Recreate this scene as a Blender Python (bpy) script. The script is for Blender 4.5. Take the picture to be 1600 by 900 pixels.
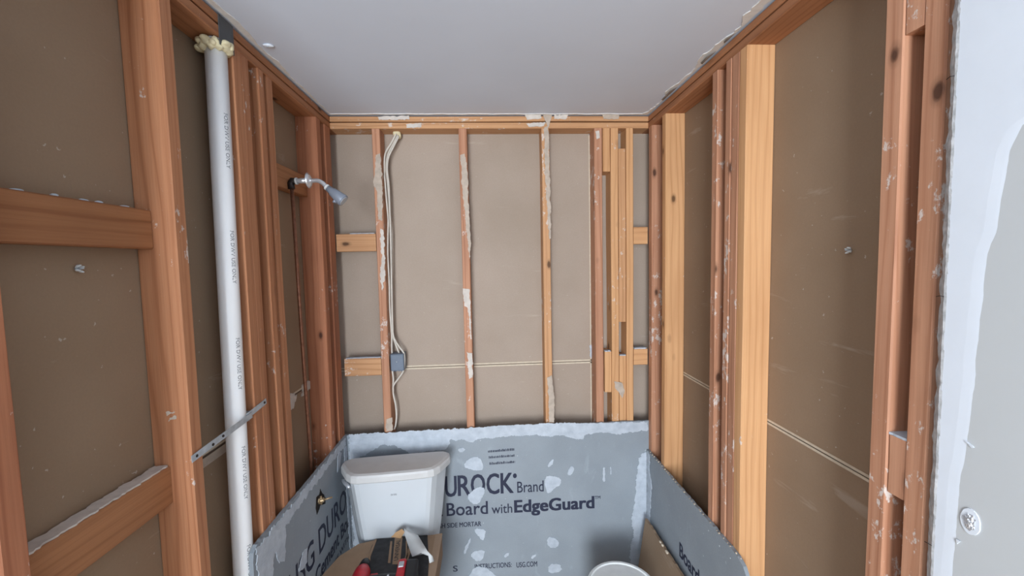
import bpy, bmesh, math, random
from mathutils import Vector, Matrix, noise
rnd = random.Random(7)
C = bpy.context.scene.collection
for o in list(bpy.data.objects): bpy.data.objects.remove(o)

# ------------------------------------------------------------ camera, world, light, exposure
F_PX = 630.0
CAM = Vector((0, 0, 1.7355))
R0 = Vector((0.9981, -0.0580, -0.0210)); R1 = Vector((0.0246, 0.0632, 0.9977)); R2 = Vector((0.0565, 0.9963, -0.0646))
R2.normalize(); R1 = (R1 - R2 * R1.dot(R2)).normalized(); R0 = R2.cross(R1)
cd = bpy.data.cameras.new('camera'); cam = bpy.data.objects.new('camera', cd); C.objects.link(cam)
m = Matrix.Identity(4)
for i in range(3):
    m[i][0] = R0[i]; m[i][1] = R1[i]; m[i][2] = -R2[i]; m[i][3] = CAM[i]
cam.matrix_world = m
cd.sensor_width = 36; cd.lens = 36 * F_PX / 1600; cd.clip_start = .02
bpy.context.scene.camera = cam

w = bpy.data.worlds.new('world'); bpy.context.scene.world = w; w.use_nodes = True
bg = w.node_tree.nodes['Background']; bg.inputs[0].default_value = (.72, .84, 1, 1); bg.inputs[1].default_value = 0.6

def area(name, loc, rot, sx, sy, power, col):
    l = bpy.data.lights.new(name, 'AREA'); l.shape = 'RECTANGLE'; l.size = sx; l.size_y = sy; l.energy = power; l.color = col
    o = bpy.data.objects.new(name, l); C.objects.link(o); o.location = loc; o.rotation_euler = rot; return o
area('window_daylight', (-.62, -2.93, 1.30), (math.radians(98), 0, math.radians(-6)), 1.1, 1.9, 235, (.88, .94, 1))
area('ceiling_lamp_light', (-.85, -.35, 2.36), (math.radians(35), 0, math.radians(-10)), .22, .22, 7, (1, .96, .9))
vs = bpy.context.scene.view_settings
vs.view_transform = 'Standard'; vs.look = 'None'; vs.gamma = 1; vs.exposure = -0.27; vs.use_curve_mapping = False

# ------------------------------------------------------------ layout numbers (metres)
L, RR, B = -.7263, .7977, 1.9807         # room faces of the studs: left, right, back
SD, SW = .089, .038                      # a 2x4
CEIL = 2.441; PB = 2.376                 # ceiling; underside of the top plates
FRONT = -3.0; WEND = .16; XO = -2.3

def ray(px, py): return R0 * ((px - 800) / F_PX) - R1 * ((py - 450) / F_PX) + R2
def on_x(px, py, x): d = ray(px, py); return CAM + d * (x / d.x)
def on_y(px, py, y): d = ray(px, py); return CAM + d * (y / d.y)
def on_z(px, py, z): d = ray(px, py); return CAM + d * ((z - CAM.z) / d.z)

# ------------------------------------------------------------ materials
def lin(c): return tuple(((v/255)/12.92 if v/255 <= .04045 else ((v/255+.055)/1.055)**2.4) for v in c) + (1,)
class NT:
    def __init__(s, name, rough=.6, spec=.4, metal=0):
        s.m = bpy.data.materials.new(name); s.m.use_nodes = True; s.n = s.m.node_tree.nodes; s.l = s.m.node_tree.links
        s.b = s.n['Principled BSDF']; s.b.inputs['Roughness'].default_value = rough; s.b.inputs['Specular IOR Level'].default_value = spec
        s.b.inputs['Metallic'].default_value = metal
    def add(s, t, **k):
        n = s.n.new(t)
        for a, v in k.items(): setattr(n, a, v)
        return n
    def link(s, a, b): s.l.new(a, b)
    def coord(s, scale=(1, 1, 1), rand=True):
        tc = s.add('ShaderNodeTexCoord'); mp = s.add('ShaderNodeMapping'); mp.inputs['Scale'].default_value = scale
        if rand:
            oi = s.add('ShaderNodeObjectInfo'); mul = s.add('ShaderNodeMath', operation='MULTIPLY'); mul.inputs[1].default_value = 37.
            s.link(oi.outputs['Random'], mul.inputs[0]); ad = s.add('ShaderNodeVectorMath', operation='ADD')
            s.link(tc.outputs['Object'], ad.inputs[0]); s.link(mul.outputs[0], ad.inputs[1]); s.link(ad.outputs[0], mp.inputs[0])
        else: s.link(tc.outputs['Object'], mp.inputs[0])
        return mp.outputs[0]
    def noise(s, vec, scale, detail=3, rough=.55, dist=0):
        n = s.add('ShaderNodeTexNoise'); n.inputs['Scale'].default_value = scale; n.inputs['Detail'].default_value = detail
        n.inputs['Roughness'].default_value = rough; n.inputs['Distortion'].default_value = dist; s.link(vec, n.inputs['Vector']); return n.outputs['Fac']
    def ramp(s, fac, stops):
        r = s.add('ShaderNodeValToRGB'); e = r.color_ramp.elements
        while len(e) < len(stops): e.new(.5)
        for i, (p, c) in enumerate(stops): e[i].position = p; e[i].color = c if isinstance(c, tuple) else (c, c, c, 1)
        s.link(fac, r.inputs[0]); return r.outputs[0]
    def mix(s, fac, a, b, mode='MIX'):
        n = s.add('ShaderNodeMix', data_type='RGBA', blend_type=mode)
        for v, i in ((fac, 0), (a, 6), (b, 7)):
            if isinstance(v, (int, float)): n.inputs[i].default_value = v
            elif isinstance(v, tuple): n.inputs[i].default_value = v
            else: s.link(v, n.inputs[i])
        return n.outputs[2]
    def bump(s, h, strength, dist=.002):
        b = s.add('ShaderNodeBump'); b.inputs['Strength'].default_value = strength; b.inputs['Distance'].default_value = dist
        s.link(h, b.inputs['Height']); s.link(b.outputs[0], s.b.inputs['Normal'])
    def base(s, c):
        if isinstance(c, tuple): s.b.inputs['Base Color'].default_value = c
        else: s.link(c, s.b.inputs['Base Color'])

def plain(name, col, rough=.5, metal=0, spec=.4, var=0., vscale=30, bump=0.):
    t = NT(name, rough, spec, metal); c = lin(col)
    if var or bump:
        v = t.coord((1, 1, 1)); n = t.noise(v, vscale, 4)
        d = tuple(x * (1 - var) for x in c[:3]) + (1,); e = tuple(min(1, x * (1 + var)) for x in c[:3]) + (1,)
        t.base(t.ramp(n, [(.3, d), (.7, e)]))
        if bump: t.bump(n, bump)
    else: t.base(c)
    return t.m

def wood(name, light, mid, dark, fleck=.62, knots=True, flecks=True):
    t = NT(name, .62, .3)
    v = t.coord((1, 1, .10))
    warp = t.noise(v, 9, 2, .5)
    wv = t.add('ShaderNodeTexWave', wave_type='RINGS', rings_direction='Z'); wv.inputs['Scale'].default_value = 17
    wv.inputs['Distortion'].default_value = 9; wv.inputs['Detail'].default_value = 2; wv.inputs['Detail Scale'].default_value = .6
    t.link(v, wv.inputs['Vector'])
    fine = t.noise(t.coord((1, 1, .018)), 260, 3, .6)
    big = t.noise(t.coord((1, 1, .35)), 5, 3, .5)
    g = t.ramp(wv.outputs['Fac'], [(.1, lin(light)), (.85, lin(tuple((x+y)/2 for x,y in zip(light,mid)))), (1, lin(tuple(x*.6+y*.4 for x,y in zip(mid,dark))))])
    col = t.mix(t.ramp(warp, [(.35, .15), (.65, .75)]), g, lin(light))
    col = t.mix(t.ramp(fine, [(.35, .22), (.6, 0.)]), col, lin(dark))
    col = t.mix(t.ramp(big, [(.45, 0.), (.75, .4)]), col, lin(dark))
    if knots:
        vo = t.add('ShaderNodeTexVoronoi', feature='F1'); vo.inputs['Scale'].default_value = 9.
        nn = t.noise(t.coord((1, 1, .5)), 60, 2)
        t.link(t.coord((1, 1, .5)), vo.inputs['Vector'])
        ad = t.add('ShaderNodeMath', operation='MULTIPLY_ADD'); t.link(nn, ad.inputs[0]); ad.inputs[1].default_value = .05; t.link(vo.outputs['Distance'], ad.inputs[2])
        col = t.mix(t.ramp(ad.outputs[0], [(.075, .95), (.10, .6), (.115, .3), (.17, 0.)]), col, lin(tuple(x*.58 for x in dark)))
    if flecks:
        f = t.noise(t.coord((1, 1, .6), True), 42, 5, .7)
        patch = t.noise(t.coord((1, 1, .7)), 4.5, 2)
        th = t.add('ShaderNodeMath', operation='MULTIPLY'); t.link(f, th.inputs[0]); t.link(t.ramp(patch, [(.4, .82), (.7, 1.12)]), th.inputs[1])
        col = t.mix(t.ramp(th.outputs[0], [(fleck, 0.), (fleck + .05, .75)]), col, lin((214, 208, 202)))
    t.base(col); t.bump(fine, .25, .001)
    return t.m

M = {}
M['red'] = wood('reddish_stud_wood', (190, 134, 98), (172, 112, 76), (130, 78, 50), .63)
M['redlow'] = wood('red_brown_stud_wood', (184, 124, 92), (166, 104, 74), (118, 66, 46), .62)
M['block'] = wood('brown_blocking_wood', (176, 124, 86), (156, 106, 70), (116, 72, 46), .72, knots=False)
M['tan'] = wood('tan_stud_wood', (205, 158, 116), (190, 140, 98), (152, 104, 68), .58)
M['pink'] = wood('pinkish_stud_wood', (196, 146, 116), (178, 124, 94), (136, 88, 64), .58)
M['yellow'] = wood('yellow_stud_wood', (216, 168, 122), (200, 150, 104), (174, 122, 80), .66)
M['plate'] = wood('brown_plate_wood', (176, 122, 86), (156, 102, 68), (118, 74, 48), .66)
def paper(name, ca, cb):
    t = NT(name, .8, .2); v = t.coord((1, 1, 1))
    a = t.noise(v, 2.2, 4); f = t.noise(v, 180, 4)
    sc = t.noise(t.coord((.6, .6, 4)), 5, 4, .6, .5)
    col = t.ramp(a, [(.3, lin(ca)), (.7, lin(cb))])
    col = t.mix(t.ramp(f, [(.3, .12), (.7, 0.)]), col, lin((120, 102, 86)))
    col = t.mix(t.ramp(sc, [(.66, 0.), (.74, .35)]), col, lin((196, 184, 170)))
    sp = t.noise(v, 70, 2)
    col = t.mix(t.ramp(sp, [(.735, 0.), (.755, .5)]), col, lin((205, 198, 188)))
    t.base(col); t.bump(f, .1, .001); return t.m
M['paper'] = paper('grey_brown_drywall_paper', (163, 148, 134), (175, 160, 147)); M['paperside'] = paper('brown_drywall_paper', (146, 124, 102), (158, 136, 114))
M['cream'] = plain('cream_paper_edge', (205, 192, 172), .8, var=.1, vscale=60)
M['gap'] = plain('dark_joint_gap', (110, 94, 80), .9)
def cement():
    t = NT('grey_cement_board', .75, .25); v = t.coord((1, 1, 1))
    a = t.noise(v, 3, 4); f = t.noise(v, 240, 4); s = t.noise(t.coord((3, 3, 1.2)), 7, 5, .65, .4)
    col = t.ramp(a, [(.3, lin((140, 149, 157))), (.7, lin((156, 165, 173)))])
    col = t.mix(t.ramp(s, [(.62, 0.), (.72, .4)]), col, lin((168, 178, 188)))
    col = t.mix(t.ramp(f, [(.3, .12), (.7, 0.)]), col, lin((90, 98, 106)))
    sp = t.noise(v, 55, 3)
    col = t.mix(t.ramp(sp, [(.72, 0.), (.75, .7)]), col, lin((200, 208, 216)))
    t.base(col); t.bump(f, .2, .001); return t.m
M['cement'] = cement()
def mortar():
    t = NT('pale_thinset_mortar', .7, .3); v = t.coord((1, 1, 1)); a = t.noise(v, 26, 5, .65); b = t.noise(t.coord((1, 1, 6)), 14, 3)
    col = t.ramp(a, [(.3, lin((172, 182, 193))), (.7, lin((196, 205, 215)))]); t.base(col); t.bump(b, .5, .003); return t.m
M['mortar'] = mortar()
M['ink'] = plain('navy_print_ink', (38, 44, 66), .6)
M['ceil'] = plain('matt_ceiling_paint', (218, 228, 243), .8, var=.02, vscale=3, bump=.05)
M['torn'] = plain('torn_ceiling_tape', (226, 224, 220), .85, var=.08, vscale=40, bump=.4)
M['torndark'] = plain('torn_grey_paper', (138, 128, 118), .9, var=.2, vscale=40)
M['paint'] = plain('pale_grey_wall_paint', (194, 198, 200), .45, var=.015, vscale=4)
M['compound'] = plain('white_joint_compound', (220, 227, 236), .55, var=.02, vscale=12, bump=.1)
M['gypsum'] = plain('crumbled_gypsum', (188, 190, 192), .95, var=.3, vscale=70, bump=1.)
M['pvc'] = plain('white_pvc', (240, 242, 244), .28, spec=.5, var=.02, vscale=10)
M['greyink'] = plain('grey_pipe_print', (110, 114, 122), .7)
M['foam'] = plain('cured_yellow_foam', (222, 212, 176), .8, var=.12, vscale=60, bump=.6)
M['galv'] = plain('galvanised_steel', (178, 184, 190), .45, .1, var=.15, vscale=50)
M['guard'] = plain('dark_steel_plate', (92, 96, 100), .5, .5, var=.12, vscale=30)
M['chrome'] = plain('polished_chrome', (222, 226, 232), .26, .7)
M['headgrey'] = plain('grey_shower_plastic', (138, 146, 160), .38, .2)
M['iron'] = plain('dark_elbow_metal', (62, 56, 54), .5, .7)
M['copper'] = plain('tarnished_copper', (150, 104, 82), .4, .6, var=.25, vscale=60)
M['brass'] = plain('dusty_brass', (176, 154, 122), .45, .7, var=.2, vscale=90)
M['cable'] = plain('white_cable_sheath', (208, 202, 192), .5, var=.08, vscale=40)
M['box'] = plain('blue_grey_box_plastic', (104, 116, 132), .5, var=.06, vscale=30)
M['porcelain'] = plain('glazed_porcelain', (200, 206, 211), .12, spec=.6)
M['porclid'] = plain('dusty_porcelain_lid', (199, 200, 200), .3, spec=.5, var=.04, vscale=20)
M['card'] = plain('brown_cardboard', (150, 124, 100), .85, var=.08, vscale=18)
M['boxprint'] = plain('black_box_print', (46, 46, 48), .7, var=.4, vscale=40)
M['drillred'] = plain('red_tool_plastic', (190, 28, 44), .4, var=.2, vscale=50)
M['drillblack'] = plain('black_tool_rubber', (26, 26, 30), .55)
M['whitestrip'] = plain('white_plastic_strip', (205, 208, 208), .5)
M['bucket'] = plain('white_bucket_plastic', (226, 230, 230), .5, var=.06, vscale=25)
M['sub'] = plain('plywood_subfloor', (164, 134, 100), .8, var=.15, vscale=9)
M['glass'] = plain('window_glass', (230, 240, 250), .05)
M['dark'] = plain('dark_void', (30, 26, 24), .9)

# ------------------------------------------------------------ object helpers
def link(name, mesh, mat, parent=None):
    o = bpy.data.objects.new(name, mesh); C.objects.link(o)
    if mat: mesh.materials.append(mat)
    if parent: o.parent = parent; o.matrix_parent_inverse = Matrix.Identity(4)
    return o
def from_bm(name, bm, mat, parent=None, smooth=False, off=Vector()):
    me = bpy.data.meshes.new(name); bmesh.ops.recalc_face_normals(bm, faces=bm.faces)
    bm.to_mesh(me); bm.free()
    if smooth:
        for p in me.polygons: p.use_smooth = True
    return link(name, me, mat, parent)
def empty(name, loc=(0, 0, 0)):
    o = bpy.data.objects.new(name, None); C.objects.link(o); o.location = loc; o.empty_display_size = .1; return o
def tag(o, label, cat, group=None, kind=None):
    o['label'] = label; o['category'] = cat
    if group: o['group'] = group
    if kind: o['kind'] = kind
    return o
def lab(o, t): o['label'] = t; return o
def struct(name): o = empty(name); o['kind'] = 'structure'; return o
AX = {'z': Matrix.Identity(3), 'x': Matrix(((0, 0, 1), (1, 0, 0), (0, 1, 0))), 'y': Matrix(((0, 1, 0), (0, 0, 1), (1, 0, 0)))}
def lumber(name, lo, hi, axis, mat, parent=None, bev=.0028, wob=.0009):
    """a board between two world corners; local Z runs along its grain"""
    lo = Vector(lo); hi = Vector(hi); mt = AX[axis]; d = mt.transposed() @ (hi - lo)
    sx, sy, ln = abs(d.x), abs(d.y), abs(d.z); c = (lo + hi) / 2
    org = c - mt @ Vector((0, 0, ln / 2))
    bm = bmesh.new(); n = max(2, int(ln / .16)); rings = []
    b = min(bev, sx * .3, sy * .3); s1 = rnd.random() * 50
    for i in range(n + 1):
        z = ln * i / n; k = wob if 0 < i < n else 0
        ox = noise.noise(Vector((s1, z * 1.3, 0))) * k * 2; oy = noise.noise(Vector((s1 + 9, z * 1.3, 3))) * k * 2
        x, y = sx / 2, sy / 2
        pts = [(-x + b, -y), (x - b, -y), (x, -y + b), (x, y - b), (x - b, y), (-x + b, y), (-x, y - b), (-x, -y + b)]
        rings.append([bm.verts.new((p[0] + ox + rnd.uniform(-1, 1) * k * .3, p[1] + oy + rnd.uniform(-1, 1) * k * .3, z)) for p in pts])
    for i in range(n):
        for j in range(8): bm.faces.new((rings[i][j], rings[i][(j + 1) % 8], rings[i + 1][(j + 1) % 8], rings[i + 1][j]))
    bm.faces.new(rings[0][::-1]); bm.faces.new(rings[-1])
    o = from_bm(name, bm, mat, parent); o.matrix_basis = Matrix.Translation(org) @ mt.to_4x4(); return o
def box_bm(bm, lo, hi, bev=0):
    r = bmesh.ops.create_cube(bm, size=1); lo = Vector(lo); hi = Vector(hi); c = (lo + hi) / 2; s = hi - lo
    for v in r['verts']: v.co = Vector((v.co.x * s.x, v.co.y * s.y, v.co.z * s.z)) + c
    if bev:
        bmesh.ops.bevel(bm, geom=list({e for v in r['verts'] for e in v.link_edges}), offset=bev, segments=2, affect='EDGES', profile=.5)
def box(name, lo, hi, mat, parent=None, bev=0):
    c = (Vector(lo) + Vector(hi)) / 2
    bm = bmesh.new(); box_bm(bm, Vector(lo) - c, Vector(hi) - c, bev); o = from_bm(name, bm, mat, parent); o.location = c; return o
def tube_bm(bm, pts, r, seg=12, cap=True, flat=1.0):
    pts = [Vector(p) for p in pts]; rs = r if isinstance(r, (list, tuple)) else [r] * len(pts); rings = []
    t0 = (pts[1] - pts[0]).normalized(); up = Vector((0, 0, 1)) if abs(t0.z) < .9 else Vector((1, 0, 0)); nrm = t0.cross(up).normalized()
    for i, p in enumerate(pts):
        t = ((pts[min(i + 1, len(pts) - 1)] - pts[max(i - 1, 0)])).normalized()
        nrm = (nrm - t * nrm.dot(t)).normalized(); bn = t.cross(nrm)
        rings.append([bm.verts.new(p + nrm * (math.cos(a) * rs[i]) + bn * (math.sin(a) * rs[i] * flat)) for a in [2 * math.pi * k / seg for k in range(seg)]])
    for i in range(len(pts) - 1):
        for j in range(seg): bm.faces.new((rings[i][j], rings[i][(j + 1) % seg], rings[i + 1][(j + 1) % seg], rings[i + 1][j]))
    if cap: bm.faces.new(rings[0][::-1]); bm.faces.new(rings[-1])
def tube(name, pts, r, mat, parent=None, seg=12, flat=1.0):
    bm = bmesh.new(); tube_bm(bm, pts, r, seg, True, flat); return from_bm(name, bm, mat, parent, True)
def smooth_path(pts, n=6):
    pts = [Vector(p) for p in pts]; out = []
    for i in range(len(pts) - 1):
        p0 = pts[max(i - 1, 0)]; p1 = pts[i]; p2 = pts[i + 1]; p3 = pts[min(i + 2, len(pts) - 1)]
        for k in range(n):
            t = k / n; out.append(.5 * ((2 * p1) + (p2 - p0) * t + (2 * p0 - 5 * p1 + 4 * p2 - p3) * t * t + (3 * p1 - p0 - 3 * p2 + p3) * t ** 3))
    out.append(pts[-1]); return out
def loft(name, rings, mat, parent=None, smooth=True, cap=True):
    bm = bmesh.new(); rv = [[bm.verts.new(p) for p in r] for r in rings]; n = len(rings[0])
    for i in range(len(rv) - 1):
        for j in range(n): bm.faces.new((rv[i][j], rv[i][(j + 1) % n], rv[i + 1][(j + 1) % n], rv[i + 1][j]))
    if cap: bm.faces.new(rv[0][::-1]); bm.faces.new(rv[-1])
    return from_bm(name, bm, mat, parent, smooth)
def chaikin(p, k=2, w=.25):
    for _ in range(k):
        q = []
        for i in range(len(p)):
            a = Vector(p[i]); b = Vector(p[(i + 1) % len(p)]); q += [a.lerp(b, w), a.lerp(b, 1 - w)]
        p = q
    return p
RC = [0]
def ragged(name, pts, normal, thick, mat, parent, amp=.003, step=.006, sides=None):
    RC[0] += 1; thick += .00006 * (RC[0] % 17)
    """thin irregular crust: outline pts (3D, coplanar) roughened in its plane and given thickness along normal"""
    nrm = Vector(normal).normalized(); pts = [Vector(p) for p in pts]; out = []; n = len(pts); seed = rnd.random() * 99
    for i in range(n):
        a, b = pts[i], pts[(i + 1) % n]; e = b - a; ln = e.length; k = max(1, int(ln / step)); pd = e.cross(nrm).normalized() if ln > 0 else Vector()
        am = amp if (sides is None or i in sides) else amp * .12
        for j in range(k):
            p = a + e * (j / k); f = 0 if (j == 0 and sides is not None) else 1
            out.append(p + pd * f * am * (1.6 * noise.noise(p * 45 + Vector((seed, 0, 0))) + 1.1 * noise.noise(p * 150 + Vector((0, seed, 0))) + rnd.uniform(-.35, .35)))
    bm = bmesh.new(); vs_ = [bm.verts.new(p) for p in out]; top = [bm.verts.new(p + nrm * thick) for p in out]
    ux = (pts[1] - pts[0]).normalized(); uy = nrm.cross(ux); o0 = pts[0]
    c2 = [Vector(((p - o0).dot(ux), (p - o0).dot(uy))) for p in out]
    from mathutils.geometry import delaunay_2d_cdt
    vv, _, ff, _, _, _ = delaunay_2d_cdt(c2, [], [list(range(len(c2)))], 1, 1e-7)
    tv = [bm.verts.new(o0 + ux * q.x + uy * q.y + nrm * thick) for q in vv]
    for f in ff:
        try: bm.faces.new([tv[k] for k in f])
        except ValueError: pass
    for i in range(len(out)):
        j = (i + 1) % len(out); bm.faces.new((vs_[i], vs_[j], top[j], top[i]))
    for f in bm.faces:
        f.normal_update()
        if len(f.verts) == 3 and f.normal.dot(nrm) < 0: f.normal_flip()
    me = bpy.data.meshes.new(name); bm.to_mesh(me); bm.free()
    return link(name, me, mat, parent)
def blob(name, c, r, mat, parent=None, amp=.25, sc=(1, 1, 1), freq=30, sub=3):
    bm = bmesh.new(); bmesh.ops.create_icosphere(bm, subdivisions=sub, radius=r); s = Vector((rnd.random() * 9,) * 3)
    for v in bm.verts:
        k = 1 + amp * 2 * noise.noise(v.co * freq + s); v.co = Vector((v.co.x * k * sc[0], v.co.y * k * sc[1], v.co.z * k * sc[2]))
    o = from_bm(name, bm, mat, parent, True); o.location = c; return o
def text_mesh(s):
    cu = bpy.data.curves.new('lettering', 'FONT'); cu.body = s; cu.size = 1; cu.resolution_u = 3
    o = bpy.data.objects.new('t', cu); C.objects.link(o); dg = bpy.context.evaluated_depsgraph_get(); dg.update()
    me = bpy.data.meshes.new_from_object(o.evaluated_get(dg)); bpy.data.objects.remove(o); bpy.data.curves.remove(cu)
    xs = [v.co.x for v in me.vertices]; ys = [v.co.y for v in me.vertices]; return me, min(xs), max(xs), min(ys), max(ys)
def lettering(s, org, u, v, width, cap, mat, parent, bold=0., worn=0.):
    """flat printed words: u reading direction, v up; width = full width, cap = height of capitals (0.73 of Bfont size handled by 'H')"""
    me, x0, x1, y0, y1 = text_mesh(s); mh, _, _, h0, h1 = text_mesh('H'); bpy.data.meshes.remove(mh)
    u = Vector(u); v = Vector(v); org = Vector(org); kx = width / (x1 - x0); ky = cap / (h1 - h0)
    n = u.cross(v)
    for q in me.vertices:
        q.co = org + u * ((q.co.x - x0) * kx) + v * ((q.co.y - h0) * ky) + n * .0006
    if bold:
        bm = bmesh.new(); bm.from_mesh(me); g = bm.verts[:] + bm.edges[:] + bm.faces[:]
        for dx in (-bold, bold):
            for dy in (-bold * .6, bold * .6):
                r = bmesh.ops.duplicate(bm, geom=g)
                for q in r['geom']:
                    if isinstance(q, bmesh.types.BMVert): q.co += u * dx + v * dy + n * (.00003 * (1 + (dx > 0) + 2 * (dy > 0)))
        bm.to_mesh(me); bm.free()
    o = link('lettering', me, mat, parent); return o

# ------------------------------------------------------------ floor and ceiling
fl = struct('floor')
for i, (x0, x1) in enumerate(((XO, -.953), (-.95, .28), (.283, 1.02))):
    for j, (y0, y1) in enumerate(((FRONT - .1, -1.2), (-1.197, .3), (.303, 2.15))):
        box('plywood_sheet', (x0, y0, -.02), (x1, y1, 0), M['sub'], fl)
cl = struct('ceiling')
box('ceiling_panel', (XO, FRONT - .1, CEIL), (1.02, 2.15, CEIL + .012), M['ceil'], cl)
def zc(px, py): return on_z(px, py, CEIL)
# pale torn tape along the left, back and right edges of the ceiling
def strip_outline(a, b, n, wfun, side):
    out = [a.lerp(b, i / n) for i in range(n + 1)]; inner = []
    for i in range(n + 1): inner.append(a.lerp(b, i / n) + side * wfun(i / n))
    return out + inner[::-1]
lp = strip_outline(Vector((L + .004, .55, CEIL)), Vector((L + .004, B - .01, CEIL)), 26, lambda t: max(.006, .034 - .034 * t + .006 * math.sin(t * 40)), Vector((1, 0, 0)))
ragged('torn_tape', lp, (0, 0, -1), .002, M['torn'], cl, .002, .012)
rp = strip_outline(Vector((RR - .004, .5, CEIL)), Vector((RR - .004, B - .01, CEIL)), 30, lambda t: max(.006, .03 - .018 * t + .012 * math.sin(t * 33) + .006 * math.sin(t * 71)), Vector((-1, 0, 0)))
ragged('torn_tape', rp, (0, 0, -1), .0025, M['torn'], cl, .004, .012)
bp = strip_outline(Vector((L + .004, B - .002, CEIL)), Vector((RR - .004, B - .002, CEIL)), 30, lambda t: .012 + .003 * math.sin(t * 60), Vector((0, -1, 0)))
ragged('torn_tape', bp, (0, 0, -1), .0025, M['torn'], cl, .002, .012)
# hanging scraps of torn paper on the right edge
for (ya, yb, wd, dz) in ((1.80, 1.66, .022, .008), (1.47, 1.38, .022, .010), (1.33, 1.27, .018, .006), (1.02, .93, .03, .010), (.86, .76, .026, .008)):
    bm = bmesh.new(); q = [bm.verts.new(p) for p in ((RR - .006, ya, CEIL - .003), (RR - .006, yb, CEIL - .003), (RR - .006 - wd, yb + .02, CEIL - .003 - dz), (RR - .006 - wd * .7, (ya + yb) / 2, CEIL - .002 - dz * 1.3), (RR - .006 - wd * .5, ya - .01, CEIL - .004))]
    f = bm.faces.new(q); r = bmesh.ops.extrude_face_region(bm, geom=[f])
    for v in r['geom']:
        if isinstance(v, bmesh.types.BMVert): v.co.z -= .0012
    from_bm('torn_flap', bm, M['torndark'], cl)
c0 = zc(418, 70)
blob('loose_screw_patch', c0 + Vector((0, 0, -.003)), .011, M['compound'], cl, .25, (1.5, .8, .35), 90)
o = blob('screw_head', c0 + Vector((.001, -.004, -.008)), .0045, M['galv'], cl, .1, (1, 1, .5), 90, 2)

# ------------------------------------------------------------ walls: sheets of drywall seen from behind, studs, plates, blocking
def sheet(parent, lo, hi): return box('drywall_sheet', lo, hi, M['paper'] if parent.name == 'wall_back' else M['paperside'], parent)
wb = struct('wall_back'); JZ = 1.205; YB = B + SD
def back_sheet(x0, x1, z0, z1): return sheet(wb, (x0, YB, z0), (x1, YB + .0127, z1))
SX = .5285
back_sheet(L - SD - .02, SX - .002, JZ + .004, 2.445); back_sheet(L - SD - .02, SX - .002, 0, JZ - .004); back_sheet(SX + .002, RR + SD + .02, 0, 2.445)
g = box('joint_gap', (L - SD, YB + .003, JZ - .004), (SX, YB + .008, JZ + .004), M['gap'], wb)
for z in (JZ + .006, JZ - .006): box('paper_edge', (L - SD, YB - .0012, z - .004), (SX, YB + .001, z + .004), M['cream'], wb)
box('paper_edge', (SX - .0055, YB - .0012, 0), (SX + .0002, YB + .001, 2.37), M['cream'], wb)
ragged('plaster_scrap', [on_y(*p, YB) for p in ((921, 540), (926, 538), (928, 556), (928, 566), (922, 556))], (0, -1, 0), .003, M['mortar'], wb, .002)
for (z, t) in ((2.379, 2.404), (2.4095, 2.4335)):
    o = lumber('top_plate', (L, B, z - (.003 if z < 2.4 else 0)), (RR, B + SD, t), 'x', M['tan'], wb)
lumber('bottom_plate', (L, B, 0), (RR, B + SD, .038), 'x', M['tan'], wb)
def back_stud(x0, x1, mat, z0=.038, z1=PB, name='stud', y0=B, depth=SD): return lumber(name, (x0, y0, z0), (x1, y0 + depth, z1), 'z', mat, wb)
lab(back_stud(-.536, -.499, M['pink']), 'plaster-smeared stud beside the white cables')
back_stud(-.128, -.090, M['pink']); back_stud(.270, .307, M['tan'])
lab(back_stud(.529, .568, M['pink']), 'darker pinkish stud, leftmost of the cluster on the right')
back_stud(.611, .648, M['yellow']); back_stud(.688, .723, M['yellow'])
back_stud(.572, .608, M['yellow'], 2.168, PB, 'spacer_block'); back_stud(.575, .610, M['yellow'], 1.064, 1.272, 'spacer_block', B + .002)
back_stud(.650, .686, M['tan'], 1.422, 2.279, 'spacer_block', B + .004); back_stud(.651, .686, M['yellow'], .038, 1.248, 'spacer_block', B + .004)
for (x0, x1, z0, z1, mt) in ((L + .002, -.538, 1.801, 1.885, 'tan'), (L + .012, -.538, 1.193, 1.280, 'tan'), (.725, RR - .001, 1.811, 1.896, 'yellow'), (.725, RR - .001, 1.198, 1.280, 'yellow')):
    lumber('blocking', (x0, B + .004, z0), (x1, B + .042, z1), 'x', M[mt], wb)
# plaster left on top of the blocks and smeared down the studs
def crust_top(parent, lo, hi, z, th=.004, mat='mortar', inset=0):
    pts = [Vector((lo[0], lo[1], z)), Vector((hi[0], lo[1], z)), Vector((hi[0], hi[1], z)), Vector((lo[0], hi[1], z))]
    return ragged('plaster_crust', pts, (0, 0, 1), th, M[mat], parent, .003, .006)
crust_top(wb, (.73, B + .006), (RR - .008, B + .038), 1.280, .006); crust_top(wb, (.578, B + .004), (.608, B + .03), 1.272, .005)
crust_top(wb, (.653, B + .006), (.684, B + .03), 1.248, .005); crust_top(wb, (-.66, B + .006), (-.545, B + .02), 1.885, .003); crust_top(wb, (L + .02, B + .006), (-.54, B + .03), 1.280, .003)
def smear(pxs, mat='mortar', amp=.003, y=B - .0005, th=.002, parent=None, name='plaster_smear'):
    return ragged(name, [on_y(a, b, y) for a, b in pxs], (0, -1, 0), th, mat if not isinstance(mat, str) else M[mat], parent or wb, amp)
M['smear'] = plain('brown_grey_plaster', (186, 172, 158), .85, var=.15, vscale=35, bump=.5)
M['smear2'] = plain('pale_grey_plaster', (206, 198, 190), .85, var=.12, vscale=40, bump=.5)
smear([(587, 242), (594, 240), (597, 270), (598, 320), (597, 345), (591, 343), (589, 300), (584, 288), (586, 270)], 'smear')
smear([(594, 355), (600, 362), (601, 395), (602, 430), (597, 455), (594, 430), (597, 400), (594, 372)], 'smear2', .0035)
smear([(604, 655), (613, 652), (614, 672), (603, 674)], 'smear', .003)
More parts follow.
